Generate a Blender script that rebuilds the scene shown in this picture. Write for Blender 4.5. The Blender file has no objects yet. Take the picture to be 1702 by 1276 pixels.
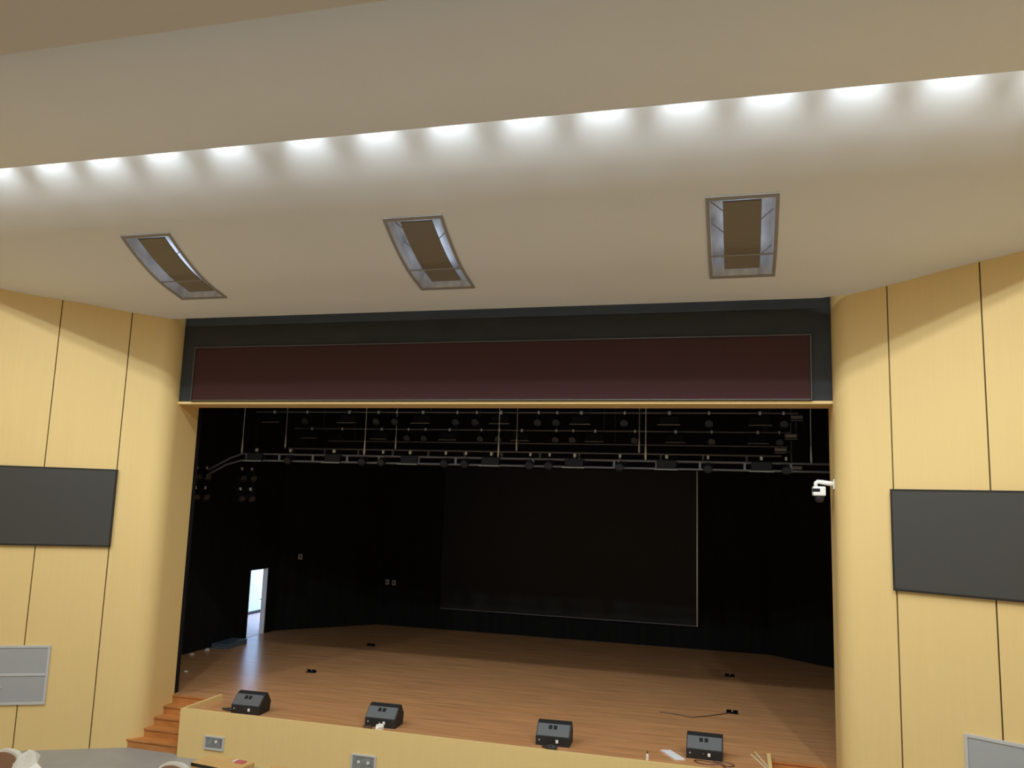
import bpy, bmesh, math, random
from mathutils import Vector, Matrix
random.seed(7)
C = bpy.context.scene
COL = C.collection
S = 0.86                       # height of the stage floor above the hall floor

# ------------------------------------------------------------------ camera
def make_camera():
    cd = bpy.data.cameras.new('camera'); co = bpy.data.objects.new('camera', cd); COL.objects.link(co)
    yaw, pitch, roll = 0.2713, 0.1415, 0.0323
    f = Vector((-math.sin(yaw)*math.cos(pitch), math.cos(yaw)*math.cos(pitch), math.sin(pitch)))
    r = Vector((math.cos(yaw), math.sin(yaw), 0)); u = r.cross(f)
    r2 = r*math.cos(roll)+u*math.sin(roll); u2 = -r*math.sin(roll)+u*math.cos(roll)
    m = Matrix((r2, u2, -f)).transposed().to_4x4(); m.translation = (5.3087, -15.868, 4.574+S)
    co.matrix_world = m
    cd.sensor_fit = 'HORIZONTAL'; cd.sensor_width = 36; cd.lens = 1357.79/1702*36
    cd.clip_end = 200
    C.camera = co
make_camera()

# ------------------------------------------------------------------ world, exposure, hall lights
w = bpy.data.worlds.new('world'); C.world = w; w.use_nodes = True
w.node_tree.nodes['Background'].inputs[0].default_value = (.55, .7, 1, 1)
w.node_tree.nodes['Background'].inputs[1].default_value = .02
vs = C.view_settings
vs.view_transform = 'Standard'; vs.look = 'None'; vs.gamma = 1; vs.use_curve_mapping = False
vs.exposure = 0.0
C.cycles.max_bounces = 8; C.cycles.diffuse_bounces = 6; C.cycles.use_denoising = True
C.cycles.sample_clamp_indirect = 6

SLOT_X = [-9.3, -8.05, -6.81, -5.65, -4.4, -3.09, -1.6, -.3, .95, 2.19, 3.4, 4.6, 5.79, 6.97, 8.16, 9.4]
SLOT_Y, SLOT_Z = -5.2, 11.14+S
SLOT_W = 218
SCALLOP_W = 118
REAR_W = 1270
def spot(loc, dirv, watt, cone, blend, col, size, name):
    ld = bpy.data.lights.new(name, 'SPOT'); ld.energy = watt; ld.spot_size = math.radians(cone); ld.spot_blend = blend
    ld.color = col; ld.shadow_soft_size = size
    o = bpy.data.objects.new(name, ld); COL.objects.link(o); o.location = loc
    o.rotation_euler = Vector(dirv).to_track_quat('-Z', 'Y').to_euler()
    return o
for x in SLOT_X:               # row of spots in the slot between the two front ceiling sails
    spot((x, SLOT_Y, SLOT_Z), (0, 1, -1.35), SLOT_W*(.86 if x < -4 else 1), 125, .8, (.91, .985, 1), .085, 'slot_flood_light')
    spot((x, -4.93, 10.73+S), (0, 1, -.70), SCALLOP_W, 78, 1, (.78, .90, 1), .03, 'slot_spot_light')
for y in (-9.5, -13.5):  # unseen fill lights added over the seating for bounce onto the ceiling
    for x in (-9, -3, 3, 9):
        spot((x, y, 10.55+S), (0, .02, -1), REAR_W*(1 if y > -10 else .04)*(.85 if x < -1 else 1), 159, .5, (.90, .99, 1), .15, 'rear_fill_light')
# daylight in the corridor beyond the stage door
ld = bpy.data.lights.new('corridor_daylight', 'AREA'); ld.shape = 'RECTANGLE'; ld.size = 3.0; ld.size_y = 2.0; ld.energy = 175; ld.color = (.42, .66, 1)
lo = bpy.data.objects.new('corridor_daylight', ld); COL.objects.link(lo); lo.location = (-11.2, 14.4, 2.2+S)
lo.rotation_euler = Vector((0, -1, -.15)).to_track_quat('-Z', 'Y').to_euler()

# ------------------------------------------------------------------ materials
def mat(name, col, rough=.6, metal=0., spec=.5, noise=None, bump=None, emit=None, coat=0, trans=0):
    m = bpy.data.materials.new(name); m.use_nodes = True
    nt = m.node_tree; b = nt.nodes['Principled BSDF']
    b.inputs['Base Color'].default_value = (*col, 1); b.inputs['Roughness'].default_value = rough
    b.inputs['Metallic'].default_value = metal; b.inputs['Specular IOR Level'].default_value = spec
    if trans: b.inputs['Transmission Weight'].default_value = trans
    if coat: b.inputs['Coat Weight'].default_value = coat; b.inputs['Coat Roughness'].default_value = .15
    tc = nt.nodes.new('ShaderNodeTexCoord')
    if noise:
        scale, amt, sx = noise      # colour variation, scale vector
        mp = nt.nodes.new('ShaderNodeMapping'); mp.inputs['Scale'].default_value = sx
        n = nt.nodes.new('ShaderNodeTexNoise'); n.inputs['Scale'].default_value = scale; n.inputs['Detail'].default_value = 4
        nt.links.new(tc.outputs['Object'], mp.inputs['Vector']); nt.links.new(mp.outputs[0], n.inputs['Vector'])
        mx = nt.nodes.new('ShaderNodeMix'); mx.data_type = 'RGBA'
        mx.inputs['A'].default_value = (*[c*(1-amt) for c in col], 1); mx.inputs['B'].default_value = (*[min(1, c*(1+amt)) for c in col], 1)
        rr = nt.nodes.new('ShaderNodeMapRange'); rr.inputs['From Min'].default_value = .3; rr.inputs['From Max'].default_value = .7
        nt.links.new(n.outputs['Fac'], rr.inputs['Value']); nt.links.new(rr.outputs[0], mx.inputs['Factor'])
        nt.links.new(mx.outputs['Result'], b.inputs['Base Color'])
    if bump:
        scale, st = bump
        n2 = nt.nodes.new('ShaderNodeTexNoise'); n2.inputs['Scale'].default_value = scale
        nt.links.new(tc.outputs['Object'], n2.inputs['Vector'])
        bp = nt.nodes.new('ShaderNodeBump'); bp.inputs['Strength'].default_value = st; bp.inputs['Distance'].default_value = .02
        nt.links.new(n2.outputs['Fac'], bp.inputs['Height']); nt.links.new(bp.outputs[0], b.inputs['Normal'])
    if emit:
        b.inputs['Emission Color'].default_value = (*emit[0], 1); b.inputs['Emission Strength'].default_value = emit[1]
    return m
M = {}
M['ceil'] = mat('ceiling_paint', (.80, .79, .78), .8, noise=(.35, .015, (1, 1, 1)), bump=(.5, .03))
M['ceil_rear'] = mat('ceiling_paint_shaded', (.60, .54, .475), .8, noise=(.35, .015, (1, 1, 1)))  # rear sail's weaker light is put into this darker, browner colour
M['yellow'] = mat('yellow_wood_panel', (.78, .56, .24), .5, spec=.35, noise=(3, .012, (6, 6, .25)))
M['groove'] = mat('panel_groove', (.10, .06, .02), .8)
M['floor'] = mat('grey_floor', (.31, .305, .30), .45, noise=(2, .06, (1, 1, 1)))
M['seating'] = mat('seating_floor', (.46, .43, .40), .7, noise=(2, .1, (1, 1, 1)))
M['black'] = mat('stage_black', (.011, .011, .012), .85, spec=.15, noise=(6, .25, (1, 1, .1)))
M['fascia'] = mat('fascia_grey', (.026, .027, .026), .6, spec=.3, noise=(2, .15, (.6, 1, 2)))
M['maroon'] = mat('banner_maroon', (.050, .017, .015), .6, spec=.15, noise=(40, .12, (1, 1, 1)))
M['chrome'] = mat('bright_metal', (.45, .43, .40), .28, metal=1)
M['trim_metal'] = mat('trim_metal', (.10, .09, .08), .4, metal=.7)
M['lens'] = mat('lens_glass', (.01, .01, .012), .25)
M['steel'] = mat('rig_steel', (.13, .13, .14), .45, metal=.3)
M['cable_steel'] = mat('steel_cable', (.72, .72, .70), .45, metal=.2)
M['rig_black'] = mat('fixture_black', (.007, .007, .008), .6, spec=.2)
M['rig_edge'] = mat('fixture_edge', (.30, .29, .26), .5, metal=.2)
M['screen'] = mat('led_wall', (.011, .011, .009), .55, spec=.3, noise=(60, .15, (1, 1, 1)))
M['tv'] = mat('tv_screen', (.055, .052, .047), .42, spec=.5)
M['bezel'] = mat('tv_bezel', (.018, .013, .01), .4)
M['grey_panel'] = mat('grey_panel', (.37, .37, .375), .5)
M['white_frame'] = mat('white_frame', (.52, .51, .50), .5)
M['white'] = mat('white_plastic', (.85, .84, .80), .4)
M['dark_glass'] = mat('dark_glass', (.012, .012, .02), .15)
M['cab'] = mat('speaker_cabinet', (.014, .014, .015), .55, bump=(60, .1))
M['grille'] = mat('speaker_grille', (.095, .10, .105), .5, metal=.2, bump=(140, .2))
M['step'] = mat('orange_wood', (.50, .20, .055), .4, noise=(2.5, .18, (1, 8, 4)))
M['paper'] = mat('white_paper', (.8, .8, .84), .7)
M['brown_cable'] = mat('brown_cable', (.10, .045, .02), .5)
M['black_cable'] = mat('black_cable', (.015, .015, .015), .5)
M['pine'] = mat('pale_wood', (.66, .58, .36), .6, noise=(4, .08, (1, 8, 1)))
M['card'] = mat('cardboard', (.74, .46, .18), .7, noise=(3, .06, (1, 5, 1)))
M['red'] = mat('red_label', (.62, .16, .16), .6)
M['film'] = mat('plastic_film', (.80, .76, .68), .3, spec=.6, bump=(14, .5))
M['seat'] = mat('seat_shell', (.30, .16, .09), .5)
M['opening_side'] = mat('glossy_reveal', (.27, .29, .34), .22, spec=.7, noise=(1.6, .45, (3, 1, 1)))
M['opening_core'] = mat('brown_core', (.22, .18, .13), .6)
M['opening_frame'] = mat('panel_frame', (.30, .27, .24), .5)
M['plate'] = mat('socket_plate', (.22, .22, .215), .35, noise=(9, .3, (1, 1, 1)))
M['case'] = mat('blue_grey_case', (.10, .13, .17), .5)
M['corr_wall'] = mat('corridor_wall', (.85, .87, .9), .6)
M['corr_floor'] = mat('corridor_floor', (.75, .52, .45), .35)
M['door'] = mat('door_black', (.012, .012, .014), .5)
M['switch'] = mat('switch_plate', (.5, .5, .48), .5)

def stage_wood():
    m = bpy.data.materials.new('stage_planks'); m.use_nodes = True; nt = m.node_tree; b = nt.nodes['Principled BSDF']
    tc = nt.nodes.new('ShaderNodeTexCoord')
    mp = nt.nodes.new('ShaderNodeMapping'); mp.inputs['Scale'].default_value = (1, 1, 1)
    nt.links.new(tc.outputs['Object'], mp.inputs['Vector'])
    br = nt.nodes.new('ShaderNodeTexBrick'); br.inputs['Scale'].default_value = 1
    br.inputs['Brick Width'].default_value = 1.6; br.inputs['Row Height'].default_value = .12; br.inputs['Mortar Size'].default_value = .002
    br.inputs['Color1'].default_value = (.60, .29, .125, 1); br.inputs['Color2'].default_value = (.64, .32, .14, 1); br.inputs['Mortar'].default_value = (.52, .245, .105, 1)
    nt.links.new(mp.outputs[0], br.inputs['Vector'])
    mp2 = nt.nodes.new('ShaderNodeMapping'); mp2.inputs['Scale'].default_value = (.5, 6, 1)
    nt.links.new(tc.outputs['Object'], mp2.inputs['Vector'])
    n = nt.nodes.new('ShaderNodeTexNoise'); n.inputs['Scale'].default_value = 1.4; n.inputs['Detail'].default_value = 5
    nt.links.new(mp2.outputs[0], n.inputs['Vector'])
    rr = nt.nodes.new('ShaderNodeMapRange'); rr.inputs['From Min'].default_value = .3; rr.inputs['From Max'].default_value = .7
    rr.inputs['To Min'].default_value = .80; rr.inputs['To Max'].default_value = 1.15
    nt.links.new(n.outputs['Fac'], rr.inputs['Value'])
    mx = nt.nodes.new('ShaderNodeMix'); mx.data_type = 'RGBA'; mx.blend_type = 'MULTIPLY'; mx.inputs['Factor'].default_value = 1
    nt.links.new(br.outputs['Color'], mx.inputs['A']); nt.links.new(rr.outputs[0], mx.inputs['B'])
    nt.links.new(mx.outputs['Result'], b.inputs['Base Color'])
    b.inputs['Roughness'].default_value = .27; b.inputs['Specular IOR Level'].default_value = .5
    return m
M['planks'] = stage_wood()

# ------------------------------------------------------------------ mesh helpers (z of all scene data is above the STAGE floor; sh() lifts to the hall floor)
class MB:
    def __init__(s): s.v = []; s.f = []; s.mi = []; s.cur = 0
    def add(s, vs, fs):
        o = len(s.v); s.v += [tuple(p) for p in vs]; s.f += [tuple(i+o for i in f) for f in fs]; s.mi += [s.cur]*len(fs); return s
    def box(s, a, b, bev=0):
        x0, y0, z0 = [min(p, q) for p, q in zip(a, b)]; x1, y1, z1 = [max(p, q) for p, q in zip(a, b)]
        if bev > 0:
            bm = bmesh.new(); bmesh.ops.create_cube(bm, size=1)
            for vv in bm.verts: vv.co = Vector(((x0+x1)/2+vv.co.x*(x1-x0), (y0+y1)/2+vv.co.y*(y1-y0), (z0+z1)/2+vv.co.z*(z1-z0)))
            bmesh.ops.bevel(bm, geom=bm.edges[:], offset=bev, segments=2, affect='EDGES', profile=.5)
            bm.verts.index_update()
            s.add([vv.co[:] for vv in bm.verts], [[vv.index for vv in f.verts] for f in bm.faces]); bm.free(); return s
        return s.add([(x0,y0,z0),(x1,y0,z0),(x1,y1,z0),(x0,y1,z0),(x0,y0,z1),(x1,y0,z1),(x1,y1,z1),(x0,y1,z1)],
                     [(3,2,1,0),(4,5,6,7),(0,1,5,4),(1,2,6,5),(2,3,7,6),(3,0,4,7)])
    def prism(s, poly, z0, z1):      # plan polygon (ccw) extruded in z
        n = len(poly)
        return s.add([(x,y,z0) for x,y in poly]+[(x,y,z1) for x,y in poly],
                     [tuple(range(n-1,-1,-1)), tuple(range(n,2*n))]+[(i,(i+1)%n,n+(i+1)%n,n+i) for i in range(n)])
    def prism_x(s, prof, x0, x1):    # (y,z) profile extruded along x
        n = len(prof)
        return s.add([(x0,y,z) for y,z in prof]+[(x1,y,z) for y,z in prof],
                     [tuple(range(n)), tuple(range(2*n-1,n-1,-1))]+[(i,n+i,n+(i+1)%n,(i+1)%n) for i in range(n)])
    def tube(s, pts, r, n=8):
        pts = [Vector(p) for p in pts]; rings = []
        rr = r if isinstance(r, (list, tuple)) else [r]*len(pts)
        up = Vector((0,0,1))
        for i, p in enumerate(pts):
            t = (pts[min(i+1,len(pts)-1)]-pts[max(i-1,0)]).normalized()
            a = t.cross(up)
            if a.length < 1e-3: a = t.cross(Vector((1,0,0)))
            a.normalize(); b2 = t.cross(a)
            rings.append([p+a*rr[i]*math.cos(2*math.pi*k/n)+b2*rr[i]*math.sin(2*math.pi*k/n) for k in range(n)])
        vs = [q for ring in rings for q in ring]; fs = []
        for i in range(len(rings)-1):
            for k in range(n):
                fs.append((i*n+k, i*n+(k+1)%n, (i+1)*n+(k+1)%n, (i+1)*n+k))
        fs.append(tuple(range(n-1,-1,-1))); fs.append(tuple(range((len(rings)-1)*n, len(rings)*n)))
        return s.add(vs, fs)
    def build(s, name, m, parent=None, smooth=False, solid=0):
        me = bpy.data.meshes.new(name); me.from_pydata(s.v, [], s.f)
        for k in (m if isinstance(m, (list, tuple)) else [m]): me.materials.append(M[k])
        for p, i in zip(me.polygons, s.mi): p.material_index = i; p.use_smooth = smooth
        bm = bmesh.new(); bm.from_mesh(me); bmesh.ops.recalc_face_normals(bm, faces=bm.faces[:]); bm.to_mesh(me); bm.free()
        me.update()
        o = bpy.data.objects.new(name, me); COL.objects.link(o)
        if parent: o.parent = parent
        return o
def sh(o):                           # lift a top-level object from stage-floor heights to the hall floor datum
    o.location.z += S; return o
def struct(o): o['kind'] = 'structure'; return sh(o)
def tag(o, label, cat, group=None):
    o['label'] = label; o['category'] = cat
    if group: o['group'] = group
    return o
def thing(name, label, cat, loc=(0,0,0), rotz=0, group=None):
    o = bpy.data.objects.new(name, None); COL.objects.link(o); o.empty_display_size = .1
    o.location = (loc[0], loc[1], loc[2]+S); o.rotation_euler = (0,0,rotz)
    return tag(o, label, cat, group)
def dup(root, loc, rotz=0, label=None):
    r = root.copy(); COL.objects.link(r); r.location = (loc[0], loc[1], loc[2]+S); r.rotation_euler = (0,0,rotz)
    if label: r['label'] = label
    for ch in list(root.children):
        c = ch.copy(); COL.objects.link(c); c.parent = r
        for g in list(ch.children):
            d = g.copy(); COL.objects.link(d); d.parent = c
    return r
def hermite(pts):
    xs = [p[0] for p in pts]; ys = [p[1] for p in pts]; n = len(xs)
    d = [(ys[i+1]-ys[i])/(xs[i+1]-xs[i]) for i in range(n-1)]
    m = [d[0]]+[(d[i-1]+d[i])/2 for i in range(1,n-1)]+[d[-1]]
    def f(x):
        i = 0
        while i < n-2 and x > xs[i+1]: i += 1
        h = xs[i+1]-xs[i]; t = (x-xs[i])/h
        return (2*t**3-3*t**2+1)*ys[i]+(t**3-2*t**2+t)*h*m[i]+(-2*t**3+3*t**2)*ys[i+1]+(t**3-t**2)*h*m[i+1]
    return f

# ------------------------------------------------------------------ hall walls: splayed yellow panel walls with a rounded corner at the stage opening
DX, DY = 0.8829, -0.4696             # plan direction of the right wall, away from the stage
YB = 0.744                           # back of the stage opening
def wall_front(x_from_corner):       # point on the flat part
    return (7+DX*x_from_corner, -.302+DY*x_from_corner)
def half_width(y):                   # half width of the hall at depth y
    if y >= 0: return 7.0
    if y > -.443: return 7.5-math.sqrt(max(0, .25-y*y))
    if y > -3.49: return 7+(-.302-y)*DX/-DY
    return 13.0
G0 = (7.8469-7)/DX                   # first groove
PW = 1.4565
def build_hall_wall(sg, name):
    mb = MB(); ztop, zbot = 12.6, -S
    mir = lambda pl: [(sg*x, y) for x, y in pl]
    def strip(pl, t=.04):
        # panel skin following a plan polyline
        off = []
        for i, (x, y) in enumerate(pl):
            a = pl[max(i-1,0)]; b = pl[min(i+1,len(pl)-1)]
            tx, ty = b[0]-a[0], b[1]-a[1]; l = math.hypot(tx, ty); off.append((x-ty/l*t*1, y+tx/l*t*1))
        mb.prism(mir(pl+off[::-1]), zbot, ztop)
    curve = [(7, YB), (7, .4)]+[(7.5+.5*math.cos(math.radians(a)), .5*math.sin(math.radians(a))) for a in [180+62*k/12 for k in range(13)]]
    mb.cur = 0
    strip(curve+[wall_front(G0-.012)])
    s0 = G0
    for k in range(4):
        e = s0+PW
        strip([wall_front(s0+.012), wall_front(e-.012)]); s0 = e
    mb.cur = 1
    q0 = wall_front(.4); q1 = wall_front(s0)
    nx, ny = -DY, DX                 # away from the hall
    mb.prism(mir([(q0[0]+nx*.035, q0[1]+ny*.035), (q1[0]+nx*.035, q1[1]+ny*.035), (q1[0]+nx*.3, q1[1]+ny*.3), (q0[0]+nx*.3, q0[1]+ny*.3)]), zbot, ztop)
    # hall side wall running back
    mb.cur = 0
    x1, y1 = wall_front(s0)
    mb.prism(mir([(x1-.0, y1), (x1-.0, -24), (x1+.3, -24), (x1+.3, y1+.15)]), zbot, ztop)
    return struct(mb.build(name, ['yellow', 'groove']))
build_hall_wall(1, 'wall_right'); build_hall_wall(-1, 'wall_left')
XH = 7+DX*(G0+4*PW)
struct(MB().box((-XH-.3, -24.3, -S), (XH+.3, -24, 12.6)).build('wall_rear', 'yellow'))
# hall floor: flat in front, raked seating behind
fm = MB(); fm.cur = 0
fm.box((-XH-.3, -4.6, -S-.2), (XH+.3, 1.2, -S))
fm.cur = 1
fm.prism_x([(-4.6, -S-.2), (-4.6, -S), (-16.5, 2.9), (-24, 5.2), (-24, -S-.2)], -XH, XH)
struct(fm.build('floor', ['floor', 'seating']))

# ------------------------------------------------------------------ ceiling sails
c1 = hermite([(-p[0], p[1]) for p in [(-.35,8.42),(-.75,8.50),(-1.26,8.63),(-2.0,8.80),(-2.6,9.05),(-3.2,9.40),(-3.7,9.80),(-4.1,10.16),(-4.5,10.53),(-4.8,10.82),(-5.3,11.45),(-5.5,12.5)]])
def C1(y): return c1(-y)
GX = [-5.62, -.115, 5.41]; GW = 1.095; GYN, GYF = -3.2, -1.26
def build_front_ceiling():
    ys = sorted(set([-.35,-.4,-.45,-.55,-.65,-.75,-.9,-1.08,GYF,-1.5,-1.75,-2,-2.3,-2.6,-2.9,GYN,-3.35,-3.5,-3.6,-3.7,-3.8,-3.9,-4.0,-4.1,-4.3,-4.5,-4.65,-4.8,-4.95,-5.1,-5.2,-5.3,-5.4,-5.45,-5.5]), reverse=True)
    mb = MB(); rows = []
    base = sorted([g-GW/2 for g in GX]+[g+GW/2 for g in GX])
    for y in ys:
        hw = half_width(y)+.03
        hl = hw
        if y > -.36: hw = 6.80
        elif y > -.42: hw = 6.98
        rows.append([(-hl, y, C1(y))]+[(x, y, C1(y)) for x in base]+[(hw, y, C1(y))])
    n = len(rows[0]); vs = [p for r in rows for p in r]; fs = []
    for i in range(len(rows)-1):
        for k in range(n-1):
            ym = (ys[i]+ys[i+1])/2
            if k in (1, 3, 5) and GYN < ym < GYF: continue
            fs.append((i*n+k, i*n+k+1, (i+1)*n+k+1, (i+1)*n+k))
    mb.add(vs, fs)
    # plasterboard thickness along the front edge
    e = rows[0]
    mb.add(e+[(x, y, z+.09) for x, y, z in e], [(k, k+1, n+k+1, n+k) for k in range(n-1)])
    o = mb.build('ceiling_front', 'ceil', smooth=True)
    return struct(o)
build_front_ceiling()
def build_sail(name, prof, m='ceil', th=.12):
    f = hermite([(-y, z) for y, z in prof])
    ys = [prof[0][0]+(prof[-1][0]-prof[0][0])*k/24 for k in range(25)]
    low = [(y, f(-y)) for y in ys]; up = [(y, f(-y)+th) for y in ys]
    return struct(MB().prism_x(low+up[::-1], -XH, XH).build(name, m, smooth=False))
build_sail('ceiling_middle', [(-5.0,10.10),(-5.5,10.17),(-6.0,10.32),(-6.5,10.58),(-6.9,10.86),(-7.3,11.2),(-7.6,11.6)])
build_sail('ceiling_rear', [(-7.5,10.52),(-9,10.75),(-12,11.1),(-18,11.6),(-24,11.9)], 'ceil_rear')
struct(MB().box((-XH-.3, -24.3, 12.5), (XH+.3, .6, 12.7)).build('ceiling_roof', 'ceil'))

# ------------------------------------------------------------------ recessed ceiling panels
RECESS_W = 3.2
M['recess'] = mat('recess_lining', (.62, .62, .64), .4, noise=(1.6, .3, (3, 1, 1)))
def ceiling_panel(xc, label):
    t = thing('ceiling_panel', label, 'ceiling panel', (xc, 0, 0), 0, 'glossy ceiling panels'); 
    NS = 10
    def ring(ins, off):              # grid rows along the curved ceiling
        y0, y1 = GYN+ins, GYF-ins
        return [(GW/2-ins, y0+(y1-y0)*k/NS, C1(y0+(y1-y0)*k/NS)+off) for k in range(NS+1)]
    def band(r0, r1):                # closed band between two rectangular rings
        a = [(x,y,z) for x,y,z in r0]+[(-x,y,z) for x,y,z in r0[::-1]]
        b = [(x,y,z) for x,y,z in r1]+[(-x,y,z) for x,y,z in r1[::-1]]
        n = len(a); return a+b, [(i,(i+1)%n,n+(i+1)%n,n+i) for i in range(n)]
    fr = MB(); fr.add(*band(ring(-.01,.0), ring(-.01,-.02))); fr.add(*band(ring(-.01,-.02), ring(.045,-.02))); fr.add(*band(ring(.045,-.02), ring(.045,.0)))
    fr.build('frame', 'opening_frame', t)
    cv = MB(); cv.add(*band(ring(.045,.0), ring(.045,.34)))
    r = ring(.045,.34); n = len(r)
    cv.add(r+[(-x,y,z) for x,y,z in r], [(k,k+1,n+k+1,n+k) for k in range(n-1)])
    cv.build('recess', 'recess', t)
    def slab(off):
        y0, y1 = GYN+.20, GYF-.10
        return [(GW/2-.25, y0+(y1-y0)*k/NS, C1(y0+(y1-y0)*k/NS)+off) for k in range(NS+1)]
    ra = slab(.095); rb = slab(.125); n = len(ra); co = MB()
    for q in (ra, rb): co.add(q+[(-x,y,z) for x,y,z in q], [(k,k+1,n+k+1,n+k) for k in range(n-1)])
    co.add(*band(ra, rb)); co.build('core_panel', 'opening_core', t)
    for fy, sx in ((.2,-1),(.42,-1),(.3,1),(.75,1)):
        yy = GYN+(GYF-GYN)*fy
        MB().tube([(sx*(GW/2-.06), yy, C1(yy)+.30), (sx*(GW/2-.28), yy+.05, C1(yy)+.13)], .009, 6).build('hanger_strut', 'opening_frame', t)
    ld = bpy.data.lights.new('recess_light', 'AREA'); ld.shape = 'RECTANGLE'; ld.size = .45; ld.size_y = 1.3; ld.energy = RECESS_W; ld.color = (.66, .80, 1)
    lo = bpy.data.objects.new('recess_light', ld); COL.objects.link(lo); ym = (GYN+GYF)/2
    lo.location = (xc, ym, C1(ym)+.18+S); lo.rotation_euler = Vector((0, C1(GYN)-C1(GYF), GYF-GYN)).to_track_quat('-Z', 'Y').to_euler()
    yb = GYN+(GYF-GYN)*.62
    MB().tube([(-GW/2+.04, yb, C1(yb)-.0), (GW/2-.04, yb, C1(yb)-.0)], .014, 6).build('cross_bar', 'opening_frame', t)
    return t
ceiling_panel(GX[0], 'recessed glossy ceiling panel with brown centre, nearest the left wall')
ceiling_panel(GX[1], 'recessed glossy ceiling panel with brown centre, middle of the three')
ceiling_panel(GX[2], 'recessed glossy ceiling panel with brown centre, nearest the right wall')

# ------------------------------------------------------------------ fascia, lintel, banner
struct(MB().box((-7, 0, 6.565), (7, .70, 12.55)).build('wall_fascia', 'fascia'))
struct(MB().box((-7, -.012, 6.512), (7, YB, 6.565)).build('trim_1', 'yellow'))
t = thing('banner_screen', 'long dark maroon banner display with thin metal frame above the stage opening', 'banner', (0, 0, 6.57))
BX, BZ0, BZ1 = 6.62, .01, 1.215
MB().box((-BX, -.05, BZ0), (BX, 0, BZ1)).build('display_panel', 'maroon', t)
MB().box((-BX-.03, -.075, BZ1), (BX+.03, 0, BZ1+.03), .01).build('top_frame', 'trim_metal', t)
for sx in (-1, 1): MB().box((sx*BX, -.075, 0), (sx*(BX+.03), 0, BZ1), .01).build('side_frame', 'trim_metal', t)
MB().box((-BX, -.065, 0), (BX, -.0, .03), .008).build('bottom_frame', 'trim_metal', t)

# ------------------------------------------------------------------ stage house
XS, YK = 9.72, 12.2
corner = [(-9.72, 9.36), (-7.25, YK)]
struct(MB().prism([(-5.80, -.46), (5.80, -.46), (5.80, .72), (9.72, .72), (9.72, 9.3), (6.25, YK), (-7.25, YK), (-9.72, 9.36), (-9.72, .72), (-5.80, .72)], -S, 0).build('floor_stage', 'planks'))
ZT = 10.5
struct(MB().box((-XS-.07, .75, 0), (-XS, 7.73, ZT)).box((-XS-.07, 7.73, 2.10), (-XS, 8.72, ZT)).box((-XS-.07, 8.72, 0), (-XS, 9.4, ZT)).build('wall_stage_left', 'black'))
struct(MB().box((XS, .75, 0), (XS+.2, 9.4, ZT)).prism([(XS, 9.3), (XS+.2, 9.4), (6.4, YK+.2), (6.25, YK)], 0, ZT).build('wall_stage_right', 'black'))
struct(MB().box((-7.3, YK, 0), (6.3, YK+.2, ZT)).prism([(-9.72, 9.36), (-7.25, YK), (-7.35, YK+.2), (-9.92, 9.4)], 0, ZT).build('wall_stage_back', 'black'))
struct(MB().box((7.05, .745, 0), (XS+.2, .95, ZT)).box((-7.05, .745, 0), (-XS-.2, .95, ZT)).box((-7.05, .705, 6.57), (7.05, .95, ZT)).build('wall_stage_front', 'black'))
struct(MB().box((-XS-.2, .75, ZT), (XS+.2, YK+.2, ZT+.15)).build('ceiling_stage', 'black'))
# corridor beyond the stage door
struct(MB().box((-12.5, 6.4, -.1), (-9.75, 15.2, 0)).build('floor_corridor', 'corr_floor'))
struct(MB().box((-12.7, 6.2, 0), (-12.5, 15.2, 3)).box((-12.5, 6.2, 0), (-9.79, 6.4, 3)).box((-12.5, 15.0, 0), (-9.80, 15.2, 3)).box((-12.7, 6.2, 3), (-9.80, 15.2, 3.1)).box((-9.84, 9.3, 0), (-9.80, 15, 3)).build('wall_corridor', 'corr_wall'))
struct(MB().box((-12.5, 6.4, 0), (-12.47, 15, .10)).build('baseboard_corridor', 'bezel'))
d = MB().box((-XS-.10, 8.68, 0), (-XS+.02, 8.72, 2.10)).box((-XS-.10, 7.73, 0), (-XS-.0, 7.745, 2.10)).box((-XS-.10, 7.73, 2.085), (-XS+.0, 8.72, 2.10)).build('door_1', 'white')
struct(d)
lf = MB().prism([(-9.85, 8.66), (-10.36, 9.50), (-10.32, 9.52), (-9.81, 8.68)], .01, 2.08).build('door_leaf', 'white', d)
MB().tube([(-10.27, 9.35, 1.0), (-10.32, 9.32, 1.0), (-10.26, 9.22, 1.0)], .012).build('door_handle', 'chrome', lf)

# apron front and its low side cheeks
AY = -.536
struct(MB().box((-5.865, AY, -S), (5.865, AY+.08, .088)).box((-5.865, AY+.08, -S), (-5.80, .83, .088)).box((5.865, AY+.08, -S), (5.80, .83, .088)).build('wall_apron', 'yellow'))
# steps each side
def steps(sg, label):
    t = thing('stage_steps', label, 'steps', (sg*6.45, 0, -S), 0, 'steps beside the stage apron')
    ys = [-.40, -.13, .14, .42, .70]; rz = S/5
    for k in range(5):
        def slab(y0, y1, z0, z1, m):
            yy = [y0+(y1-y0)*q/8 for q in range(9)]
            pl = [(5.872-6.45, y1), (5.872-6.45, y0)]+[(half_width(y)-.004-6.45, y) for y in yy]
            m.prism([(sg*x, y) for x, y in pl], z0, z1)
        m = MB(); slab(ys[k], .715, rz*k, rz*(k+1)-.03, m)
        slab(ys[k]-.02, .715, rz*(k+1)-.03, rz*(k+1)-(0 if k < 4 else .001), m)
        m.build('step', 'step', t)
    return t
steps(-1, 'orange wooden steps between the left yellow wall and the stage front')
steps(1, 'orange wooden steps between the right yellow wall and the stage front, mostly cut off')

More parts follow.
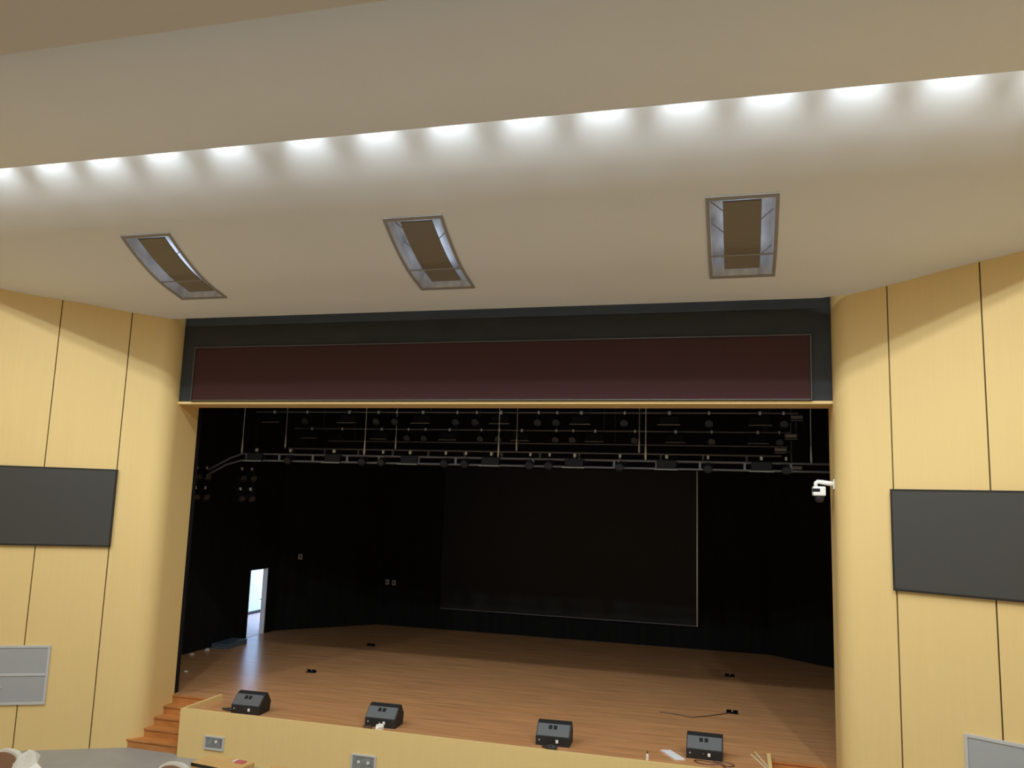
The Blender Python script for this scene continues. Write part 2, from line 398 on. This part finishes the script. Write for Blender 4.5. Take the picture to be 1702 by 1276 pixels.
# ------------------------------------------------------------------ displays and grey panels on the hall walls
def on_wall(sg, s, z, off=0):        # point on the splayed wall, s metres outward from the corner
    x, y = wall_front(s); return (sg*(x+DY*off), y-DX*off, z)
ROT = math.atan2(DY, DX)
def wall_thing(name, label, cat, sg, s, z, group=None):
    # local x runs outward from the stage for the right wall, towards the stage for the left wall; local -y faces the hall
    p = on_wall(sg, s, z); return thing(name, label, cat, p, ROT if sg > 0 else -ROT, group)
def tv(sg, label):
    s0 = G0-.0237*PW; wd, hh = 2.95, 1.67
    t = wall_thing('wall_display', label, 'screen', sg, s0+wd/2, 3.30, 'dark wall displays')
    MB().box((-wd/2, -.07, 0), (wd/2, -.002, hh), .006).build('casing', 'bezel', t)
    MB().box((-wd/2+.035, -.073, .035), (wd/2-.035, -.068, hh-.035)).build('screen', 'tv', t)
tv(-1, 'large dark blank display mounted on the left yellow wall')
tv(1, 'large dark blank display mounted on the right yellow wall')
def grey_panel(sg, label):
    s0 = G0+.6396*PW; wd, z0, z1 = 1.9, .055, 1.245
    t = wall_thing('wall_panel', label, 'wall panel', sg, s0+wd/2, z0, 'grey framed wall panels'); h = z1-z0; mid = .60
    f = MB(); b = .05
    f.box((-wd/2, -.04, 0), (wd/2, -.002, b), .004).box((-wd/2, -.04, h-b), (wd/2, -.002, h), .004).box((-wd/2, -.04, b), (-wd/2+b, -.002, h-b), .004).box((wd/2-b, -.04, b), (wd/2, -.002, h-b), .004).box((-wd/2+b, -.04, mid-.025), (wd/2-b, -.002, mid+.025), .004)
    f.build('frame', 'white_frame', t)
    MB().box((-wd/2+b, -.026, b), (wd/2-b, -.004, mid-.025)).build('lower_panel', 'grey_panel', t)
    MB().box((-wd/2+b, -.026, mid+.025), (wd/2-b, -.004, h-b)).build('upper_panel', 'grey_panel', t)
    MB().box((-.08, -.045, .34), (.1, -.024, .365), .006).build('pull_handle', 'white_frame', t)
grey_panel(-1, 'grey two-row panel with pale frame low on the left yellow wall')
grey_panel(1, 'grey two-row panel with pale frame low on the right yellow wall')

# socket plates in the apron front
def plate(x, label, nx, h=.27, wd=.46):
    t = thing('socket_box', label, 'socket box', (x, AY, -.64 if h < .3 else -.74), 0, 'socket boxes in the stage front')
    f = MB(); b = .035
    f.box((-wd/2, -.03, 0), (wd/2, 0, b), .004).box((-wd/2, -.03, h-b), (wd/2, 0, h), .004).box((-wd/2, -.03, b), (-wd/2+b, 0, h-b), .004).box((wd/2-b, -.03, b), (wd/2, 0, h-b), .004).build('frame', 'white_frame', t)
    MB().box((-wd/2+b, -.018, b), (wd/2-b, -.001, h-b)).build('cover', 'plate', t)
    for q in range(nx):
        xx = -.10+.2*q/max(1, nx-1) if nx > 1 else .05
        MB().tube([(xx, -.018, h*.62), (xx, -.04, h*.60)], .028, 10).build('socket', 'white', t)
plate(-5.0, 'grey socket box in pale frame on the stage front, near the steps', 1)
plate(-1.68, 'grey socket box in pale frame on the stage front, below second speaker', 2, .37, .52)

# ------------------------------------------------------------------ back wall screen, switches
t = thing('projection_screen', 'large dark screen with thin pale edge on the black rear stage wall', 'screen', (-.42, YK, .75))
SW, SHT = 4.42, 4.95
MB().box((-SW, -.10, 0), (SW, 0, SHT)).build('display_panel', 'screen', t)
MB().box((SW, -.12, -.03), (SW+.035, 0, SHT+.03)).build('side_frame', 'chrome', t)
MB().box((-SW-.035, -.12, -.03), (-SW, 0, SHT+.03)).build('side_frame', 'rig_black', t)
MB().box((-SW, -.12, -.03), (SW, 0, 0)).build('bottom_frame', 'steel', t)
MB().box((-SW, -.12, SHT), (SW, 0, SHT+.03)).build('top_frame', 'rig_black', t)
def switch(x, y, z, rot, label):
    t = thing('switch_plate', label, 'switch', (x, y, z), rot, 'pale switch plates on the black walls')
    MB().box((-.07, -.02, -.09), (.07, 0, .09), .005).build('plate', 'switch', t)
    MB().box((-.02, -.03, -.04), (.02, -.02, .04)).build('rocker', 'rig_black', t)
switch(-6.94, YK, 1.51, 0, 'small pale switch plate on black rear wall, left of the pair')
switch(-6.68, YK, 1.50, 0, 'small pale switch plate on black rear wall, right of the pair')
ca = math.atan2(YK-9.36, 2.47)
switch(-9.235, 9.92, 2.42, ca, 'single pale switch plate on black wall up right of the bright doorway')

# ------------------------------------------------------------------ stage monitors
def make_monitor(label, loc, rot, vents=True):
    t = thing('stage_speaker', label, 'speaker', loc, rot, 'wedge speakers along the stage front')
    W2 = .325
    MB().prism_x([(0,0),(0,.165),(.19,.355),(.31,.40),(.46,.20),(.42,0)], -W2, W2).build('cabinet', 'cab', t)
    # sloped grille plate
    a, b = (0.006,.172), (.186,.352); nx = (-.7071*.012, .7071*.012)
    g = MB().prism_x([a, (a[0]+nx[0], a[1]+nx[1]), (b[0]+nx[0], b[1]+nx[1]), b], -W2+.02, W2-.02).build('grille', 'grille', t)
    for k in (-1, 1):
        c0 = .56; c1_ = .86
        pa = (a[0]+(b[0]-a[0])*c0, a[1]+(b[1]-a[1])*c0); pb = (a[0]+(b[0]-a[0])*c1_, a[1]+(b[1]-a[1])*c1_)
        o1 = (-.7071*.02, .7071*.02)
        MB().prism_x([pa, (pa[0]+o1[0], pa[1]+o1[1]), (pb[0]+o1[0], pb[1]+o1[1]), pb], -.015+k*.047-.032, -.015+k*.047+.032).build('vent', 'rig_black', g)
    MB().box((.06, -.012, .06), (.11, .002, .12), .006).build('power_socket', 'white', t)
    MB().tube([(-.255, .002, .10), (-.255, -.012, .10)], .016, 10).build('knob', 'grey_panel', t)
    MB().tube([(-.015, .002, .105), (-.015, -.014, .105)], .014, 10).build('jack', 'chrome', t)
    return t
mon = make_monitor('black wedge speaker on stage front, leftmost of four, beside the steps', (-4.60, -.14, 0), .03)
dup(mon, (-1.62, .0, 0), .02, 'black wedge speaker on stage front, second from left, plastic scrap before it')
dup(mon, (1.90, .06, 0), .05, 'black wedge speaker on stage front, third from left, cable clump before it')
m4 = dup(mon, (4.69, .28, 0), -.01, 'black wedge speaker on stage front, rightmost of four, beside white sheet')

def clump(name, label, cat, loc, r, n, m, thick):
    random.seed(int(abs(loc[0])*100)); mb = MB(); pts = []
    for k in range(n*10):
        a = 2*math.pi*k/10; rr = r*(.5+.5*random.random())
        pts.append((loc[0]+rr*math.cos(a)*1.2, loc[1]+rr*.55*math.sin(a), thick+thick*2.2*abs(math.sin(k*.7))))
    o = mb.tube(pts, thick, 6).build(name, m); sh(o); return tag(o, label, cat)
clump('cable_coil', 'black cable bunch on floor left of the leftmost wedge speaker', 'cable', (-5.08, -.02, 0), .12, 2, 'black_cable', .014)
clump('cable_coil', 'black cable bunch on floor before the third wedge speaker', 'cable', (1.90, -.12, 0), .13, 3, 'black_cable', .017)
clump('cable_coil', 'brown and black cable bunch before second wedge speaker', 'cable', (-1.80, -.17, 0), .10, 2, 'brown_cable', .014)
def crumple(name, label, cat, loc, r, m, seed, sz=1):
    random.seed(seed); bm = bmesh.new(); bmesh.ops.create_icosphere(bm, subdivisions=3, radius=r)
    for v in bm.verts:
        v.co *= .75+.4*random.random(); v.co.z = max(v.co.z*sz, -r*sz*.5)+r*sz*.5
        v.co += Vector(loc)
    bm.verts.index_update()
    mb = MB().add([v.co[:] for v in bm.verts], [[v.index for v in f.verts] for f in bm.faces]); bm.free()
    o = mb.build(name, m); sh(o); return tag(o, label, cat)
crumple('plastic_scrap', 'crumpled clear plastic scrap before the second wedge speaker', 'plastic scrap', (-1.56, -.13, 0), .085, 'film', 3, .9)
# loose cable before the rightmost speaker
def curve_pts(ps, n=8):
    out = []; P = [Vector(p) for p in ps]; P = [P[0]]+P+[P[-1]]
    for i in range(1, len(P)-2):
        for k in range(n):
            t = k/n; a, b, c, d = P[i-1:i+3]
            out.append(.5*((2*b)+(-a+c)*t+(2*a-5*b+4*c-d)*t*t+(-a+3*b-3*c+d)*t**3))
    out.append(P[-2]); return out
o = MB().tube(curve_pts([(4.85,.24,.012),(4.98,.10,.012),(5.12,.0,.012),(5.22,.10,.012),(5.10,.17,.03),(4.85,.16,.012),(4.60,.19,.012),(4.52,.12,.012),(4.62,.02,.012),(4.80,.0,.012),(4.98,.03,.03),(5.1,-.12,.012),(5.3,-.06,.012)]), .009, 6).build('loose_cable', 'brown_cable')
sh(o); tag(o, 'loose brown cable looping on floor before the rightmost wedge speaker', 'cable')
o = MB().tube(curve_pts([(5.10,3.98,.012),(4.75,3.62,.012),(4.5,3.4,.012),(4.3,3.26,.012),(4.1,3.33,.012),(3.85,3.42,.012),(3.60,3.44,.012)]), .010, 6).build('loose_cable', 'brown_cable')
sh(o); tag(o, 'thin brown cable trailing across stage floor from the right front floor socket', 'cable')
# white sheet, bottle, sticks
o = MB().prism([(3.88,.56),(4.06,.60),(4.36,.13),(4.18,.06)], .002, .02).build('white_sheet', 'paper'); sh(o)
tag(o, 'flat white sheet lying on stage floor left of the rightmost wedge speaker', 'sheet')
t = thing('bottle', 'tiny clear bottle with brown cap standing near the stage edge', 'bottle', (3.70, -.10, 0))
MB().tube([(0,0,0),(0,0,.07),(0,0,.09),(0,0,.11)], [.026,.026,.022,.012], 12).build('body', 'film', t)
MB().tube([(0,0,.11),(0,0,.145)], .014, 10).build('cap', 'brown_cable', t)
for k, (a, b) in enumerate([((5.60,1.10,.01), (5.82,.15,.01)), ((5.52,.92,.01), (5.78,.12,.01))]):
    o = MB().tube([a, b], .016, 4).build('wooden_stick', 'pine'); sh(o)
    tag(o, ['thin pale stick on floor beside right stage steps, longer of the two', 'thin pale stick on floor left of the longer stick'][k], 'stick', 'thin pale sticks by the right steps')

# floor sockets
def floor_socket(x, y, label, op=True):
    t = thing('floor_socket', label, 'floor socket', (x, y, 0), 0, 'floor sockets in the stage')
    MB().box((-.13, -.07, .001), (.13, .07, .012)).build('base', 'rig_black', t)
    for s in (-1, 1):
        MB().prism_x([(.06,.012),(.065,.02),(-.01,.075 if op else .02),(-.015,.068 if op else .012)], s*.07-.055, s*.07+.055).build('lid', 'rig_black' if op else 'brown_cable', t)
floor_socket(-5.39, 4.05, 'dark open floor socket on left half of stage, nearer the front')
floor_socket(-5.64, 8.19, 'dark open floor socket on left half of stage, nearer the rear wall')
floor_socket(5.07, 8.18, 'dark open floor socket on right half of stage, nearer the rear wall')
floor_socket(5.16, 4.03, 'dark open floor socket on right half of stage, trailing a brown cable')
# flat case and scraps by the left stage wall
t = thing('flat_case', 'flat blue-grey case on stage floor by the left wall before the doorway', 'case', (-9.38, 6.35, 0), .05)
MB().box((-.26, -.55, 0), (.26, .55, .09), .01).build('base', 'case', t)
MB().box((-.26, -.55, .095), (.26, .55, .14), .01).build('lid', 'case', t)
for s in (-1, 1): MB().box((.26, s*.3-.03, .06), (.275, s*.3+.03, .12), .004).build('latch', 'steel', t)
crumple('paper_scrap', 'small pale paper scrap on floor just before the flat blue-grey case', 'paper scrap', (-9.5, 5.45, 0), .07, 'paper', 5, .6)
crumple('paper_scrap', 'small pale paper scrap on floor at the far left stage edge', 'paper scrap', (-9.5, 4.75, 0), .06, 'paper', 6, .5)
crumple('paper_scrap', 'tiny pale scrap on open stage floor near the left opening edge', 'paper scrap', (-8.25, 2.82, 0), .05, 'paper', 8, .4)

# ------------------------------------------------------------------ security camera on the right corner
t = thing('security_camera', 'white security camera on bracket at right edge of the stage opening', 'camera', (7.0, .05, 5.05))
MB().box((-.022, -.05, -.09), (-.001, .05, .09), .006).build('wall_plate', 'white', t)
MB().tube([(-.02,0,.0),(-.10,0,.015),(-.22,0,.035),(-.285,0,.04),(-.315,0,.02),(-.32,0,-.05)], [.05,.045,.04,.038,.036,.036], 10).build('arm', 'white', t, smooth=True)
bd = MB().box((-.375, -.11, -.215), (-.155, .11, -.045), .02).build('body', 'white', t)
MB().box((-.378, -.114, -.145), (-.255, .0, -.085), .004).build('sensor_window', 'dark_glass', bd)
MB().tube([(-.265,0,-.21),(-.265,0,-.27),(-.265,0,-.31),(-.265,0,-.335)], [.085,.085,.066,.03], 16).build('dome', 'dark_glass', t, smooth=True)

# ------------------------------------------------------------------ lighting battens over the stage
ORD = ['leftmost', 'second from left', 'third from left', 'fourth from left', 'third from right', 'second from right', 'rightmost']
def rail(t, name, pts, r=.024): MB().tube(pts, r, 8).build(name, 'steel', t)
def ladder_batten(label, y, zl, zu, x0, x1, cables, step, joints, wing=False):
    t = thing('lighting_batten', label, 'lighting batten', (0, y, zl), 0, 'ladder battens over the stage'); h = zu-zl
    lo = [(x1,0,0),(x0,0,0)]; up = [(x1,0,h),(x0,0,h)]
    if wing: lo += [(x0-.45,0,-.12),(x0-1.0,0,-.40)]; up += [(x0-.35,0,h-.12),(x0-.95,0,h-.42)]
    rail(t, 'lower_rail', lo); rail(t, 'upper_rail', up)
    xs = []; x = x0+.12
    while x < x1-.2: xs.append(x); x += step
    xs += joints
    for x in xs: MB().box((x-.025, -.02, .0), (x+.025, .02, h)).build('post', 'steel', t)
    for k, x in enumerate(cables):
        MB().tube([(x,0,h),(x,0,h+.08),(x,0,h+.30),(x,0,h+.40),(x,0,9.8-zu)], [.014,.024,.016,.008,.006], 8).build('hanging_cable', 'cable_steel', t)
    return t
ladder_batten('front ladder batten hung on steel cables across the stage opening, left end bent down', 2.3, 5.365, 5.53, -6.75, 7.15, [-6.78,-3.40,-.02,3.36,6.80], .93, [-3.0, 2.78], True)
ladder_batten('second ladder batten hung on steel cables just behind the front one', 4.2, 5.62, 5.80, -6.6, 6.3, [-6.7,-3.42,-.1,3.0], 1.0, [1.4], False)
def pipe_batten(label, y, z, x0=-6.9, x1=6.6):
    t = thing('pipe_batten', label, 'lighting batten', (0, y, z), 0, 'plain pipe battens over the stage')
    rail(t, 'pipe', [(x0,0,0),(x1,0,0)], .02)
    for x in (-6, -2, 2, 6): MB().tube([(x,0,0),(x,0,9.9-z)], .005, 6).build('hanging_cable', 'steel', t)
pipe_batten('plain pipe batten with soft lights, highest and nearest under the lintel', 3.0, 6.67)
pipe_batten('plain pipe batten with soft lights, in the middle above the ladder battens', 5.0, 6.42)
pipe_batten('plain pipe batten without lights, farthest back over the stage', 7.0, 6.22)

def make_soft(label, loc):
    t = thing('soft_light', label, 'stage light', loc, 0, 'soft lights on the battens')
    MB().box((-.21, -.10, -.26), (.21, .10, -.09), .01).build('body', 'rig_black', t)
    MB().add([(-.21,-.10,-.26),(.21,-.10,-.26),(.25,-.2,-.285),(-.25,-.2,-.285),(-.21,-.10,-.27),(.21,-.10,-.27),(.25,-.2,-.30),(-.25,-.2,-.30)], [(0,1,2,3),(7,6,5,4),(0,4,5,1),(1,5,6,2),(2,6,7,3),(3,7,4,0)]).build('barn_door', 'rig_edge', t)
    y = MB().tube([(-.23,0,-.2),(-.23,0,-.06),(-.12,0,-.03),(.12,0,-.03),(.23,0,-.06),(.23,0,-.2)], .012, 6).build('yoke', 'rig_black', t)
    MB().box((-.03,-.035,-.045), (.03,.035,.035), .008).build('clamp', 'cable_steel', t)
    return t
def make_par(label, loc):
    t = thing('stage_spotlight', label, 'stage light', loc, 0, 'spotlights on the battens')
    MB().tube([(0,.10,-.16),(0,.06,-.19),(0,-.08,-.24),(0,-.13,-.26)], [.05,.085,.09,.10], 12).build('can', 'rig_black', t)
    MB().tube([(0,-.128,-.259),(0,-.134,-.262)], .085, 12).build('front_glass', 'lens', t)
    MB().tube([(-.10,0,-.20),(-.10,0,-.06),(0,0,-.03),(.10,0,-.06),(.10,0,-.20)], .01, 6).build('yoke', 'rig_black', t)
    MB().box((-.022,-.03,-.04), (.022,.03,.035), .006).build('clamp', 'cable_steel', t)
    return t
SX = [-6.35, -4.2, -2.2, -.18, 1.78, 3.82, 5.8]
rows = [('the highest pipe batten under the lintel', 3.0, 6.67, 0), ('the middle pipe batten', 5.0, 6.42, 0), ('the front ladder batten', 2.3, 5.63, 0)]
soft = par = None
PX = [-5.4, -3.4, -2.9, -1.3, -.8, .75, 1.2, 2.8, 4.7, 6.3]
PORD = ['leftmost', 'second from left', 'third from left', 'fourth from left', 'fifth from left', 'fifth from right', 'fourth from right', 'third from right', 'second from right', 'rightmost']
for nm, y, z, _ in rows:
    for k, x in enumerate(SX):
        lab = 'black soft light on %s, %s of seven' % (nm, ORD[k])
        if soft is None: soft = make_soft(lab, (x, y, z))
        else: dup(soft, (x, y, z), 0, lab)
    for k, x in enumerate(PX):
        lab = 'small black spotlight on %s, %s of ten' % (nm, PORD[k])
        if par is None: par = make_par(lab, (x, y, z))
        else: dup(par, (x, y, z), 0, lab)
# side boxes hung at the right
t = thing('hanging_boom', 'dark hanging boom with four slatted boxes at the right of the stage', 'boom', (6.52, 4.0, 5.4))
MB().tube([(0,.14,0),(0,.14,4.5)], .018, 8).build('pole', 'steel', t)
for (dx, z) in ((.11, 1.25), (-.02, .82), (-.25, .50), (.08, .09)):
    hb = MB().box((dx-.14, -.12, z-.07), (dx+.14, .12, z+.07), .008).build('louvre_box', 'rig_black', t)
    MB().box((dx-.13, -.135, z-.055), (dx+.13, -.119, z-.04)).box((dx-.13, -.135, z-.01), (dx+.13, -.119, z+.06)).build('slat_face', 'rig_edge', hb)
MB().box((-.25, .10, .48), (.0, .13, .51)).box((.10,.10,.8),(.12,.13,1.2)).build('bracket', 'steel', t)
# side light ladder on the left
for (x, lab) in ((-7.25, 'hung side ladder of spotlights at stage left, nearer the opening centre'), (-8.63, 'hung side ladder of spotlights at far left behind the opening edge')):
    t = thing('side_ladder', lab, 'lighting ladder', (x, 3.3, 4.3), 0, 'side ladders at stage left')
    for s in (-1, 1): MB().tube([(s*.22,0,0),(s*.22,0,5.6)], .018, 8).build('upright', 'rig_black', t)
    for z in (.35, .88): MB().tube([(-.3,0,z),(.3,0,z)], .015, 8).build('rung', 'rig_black', t)
    for i, z in enumerate((.35, .88)):
        for j, s in enumerate((-1, 1)):
            dup(par, (x+s*.15, 3.3, 4.3+z), 1.1, 'dark spotlight on the %s side ladder at left, %s row, %s side' % ('inner' if x > -8 else 'outer', ['lower', 'upper'][i], ['left', 'right'][j]))

# ------------------------------------------------------------------ front of the hall: wrapped seats and cartons at the lower left
def seat(x, y, rot, label, ztop=.98):
    t = thing('auditorium_seat', label, 'seat', (x, y, -S), rot, 'wrapped auditorium seats')
    n = 14; w2 = .27
    outl = [(-w2+.02, .35)]+[(-w2*math.cos(math.pi*k/n)*(1 if 0 < k < n else 1), ztop-.16+.16*math.sin(math.pi*k/n)**.7) for k in range(n+1)]+[(w2-.02, .35)]
    def shell(mb, ins, y0, y1):
        pl = [(px*(1-ins/w2), .35+(pz-.35)*(1-ins/(ztop-.35))) for px, pz in outl]; m = len(pl)
        mb.add([(px, y0, pz) for px, pz in pl]+[(px, y1, pz) for px, pz in pl], [tuple(range(m)), tuple(range(2*m-1, m-1, -1))]+[(i, m+i, m+(i+1)%m, (i+1)%m) for i in range(m)])
    a = MB(); shell(a, .035, -.055, -.02); a.build('back_shell', 'seat', t)
    b = MB(); shell(b, 0, -.03, .07); b.build('wrapped_back', 'film', t)
    MB().box((-.24, .075, .38), (.24, .16, .74), .03).build('cushion', 'film', t)
    for s in (-1, 1):
        MB().box((s*.28-.025, -.06, 0), (s*.28+.025, .11, .62), .015).build('arm_frame', 'seat', t)
    return t
seat(-6.62, -4.05, .05, 'auditorium seat with white wrapped rim at the lower left corner', 1.0)
seat(-3.68, -3.58, .05, 'auditorium seat with white wrapped rim just left of the larger carton', .98)
crumple('plastic_film', 'crumpled pale plastic film right of the lower left corner seat', 'plastic film', (-5.80, -4.42, -S), .33, 'film', 21, 2.25)
def carton(x, y, rot, w2, d2, h, label, red):
    t = thing('cardboard_carton', label, 'carton', (x, y, -S), rot, 'cardboard cartons before the stage')
    MB().box((-w2, -d2, 0), (w2, d2, h), .004).build('body', 'card', t)
    MB().box((-w2-.004, -d2-.006, h-.06), (w2+.004, -d2+.0, h-.012)).build('edge_gap', 'bezel', t)
    if red:
        MB().box((w2-.28, d2-.19, h), (w2-.12, d2-.05, h+.02), .006).build('red_label', 'red', t)
        MB().box((w2-.33, d2-.17, h), (w2-.285, d2-.06, h+.025), .008).build('white_label', 'white', t)
carton(-3.0, -3.22, -.13, .46, .235, .96, 'cardboard carton with red label on top before the stage front', True)
carton(-1.80, -3.32, -.1, .36, .25, .965, 'cardboard carton barely showing right of the one with red label', False)
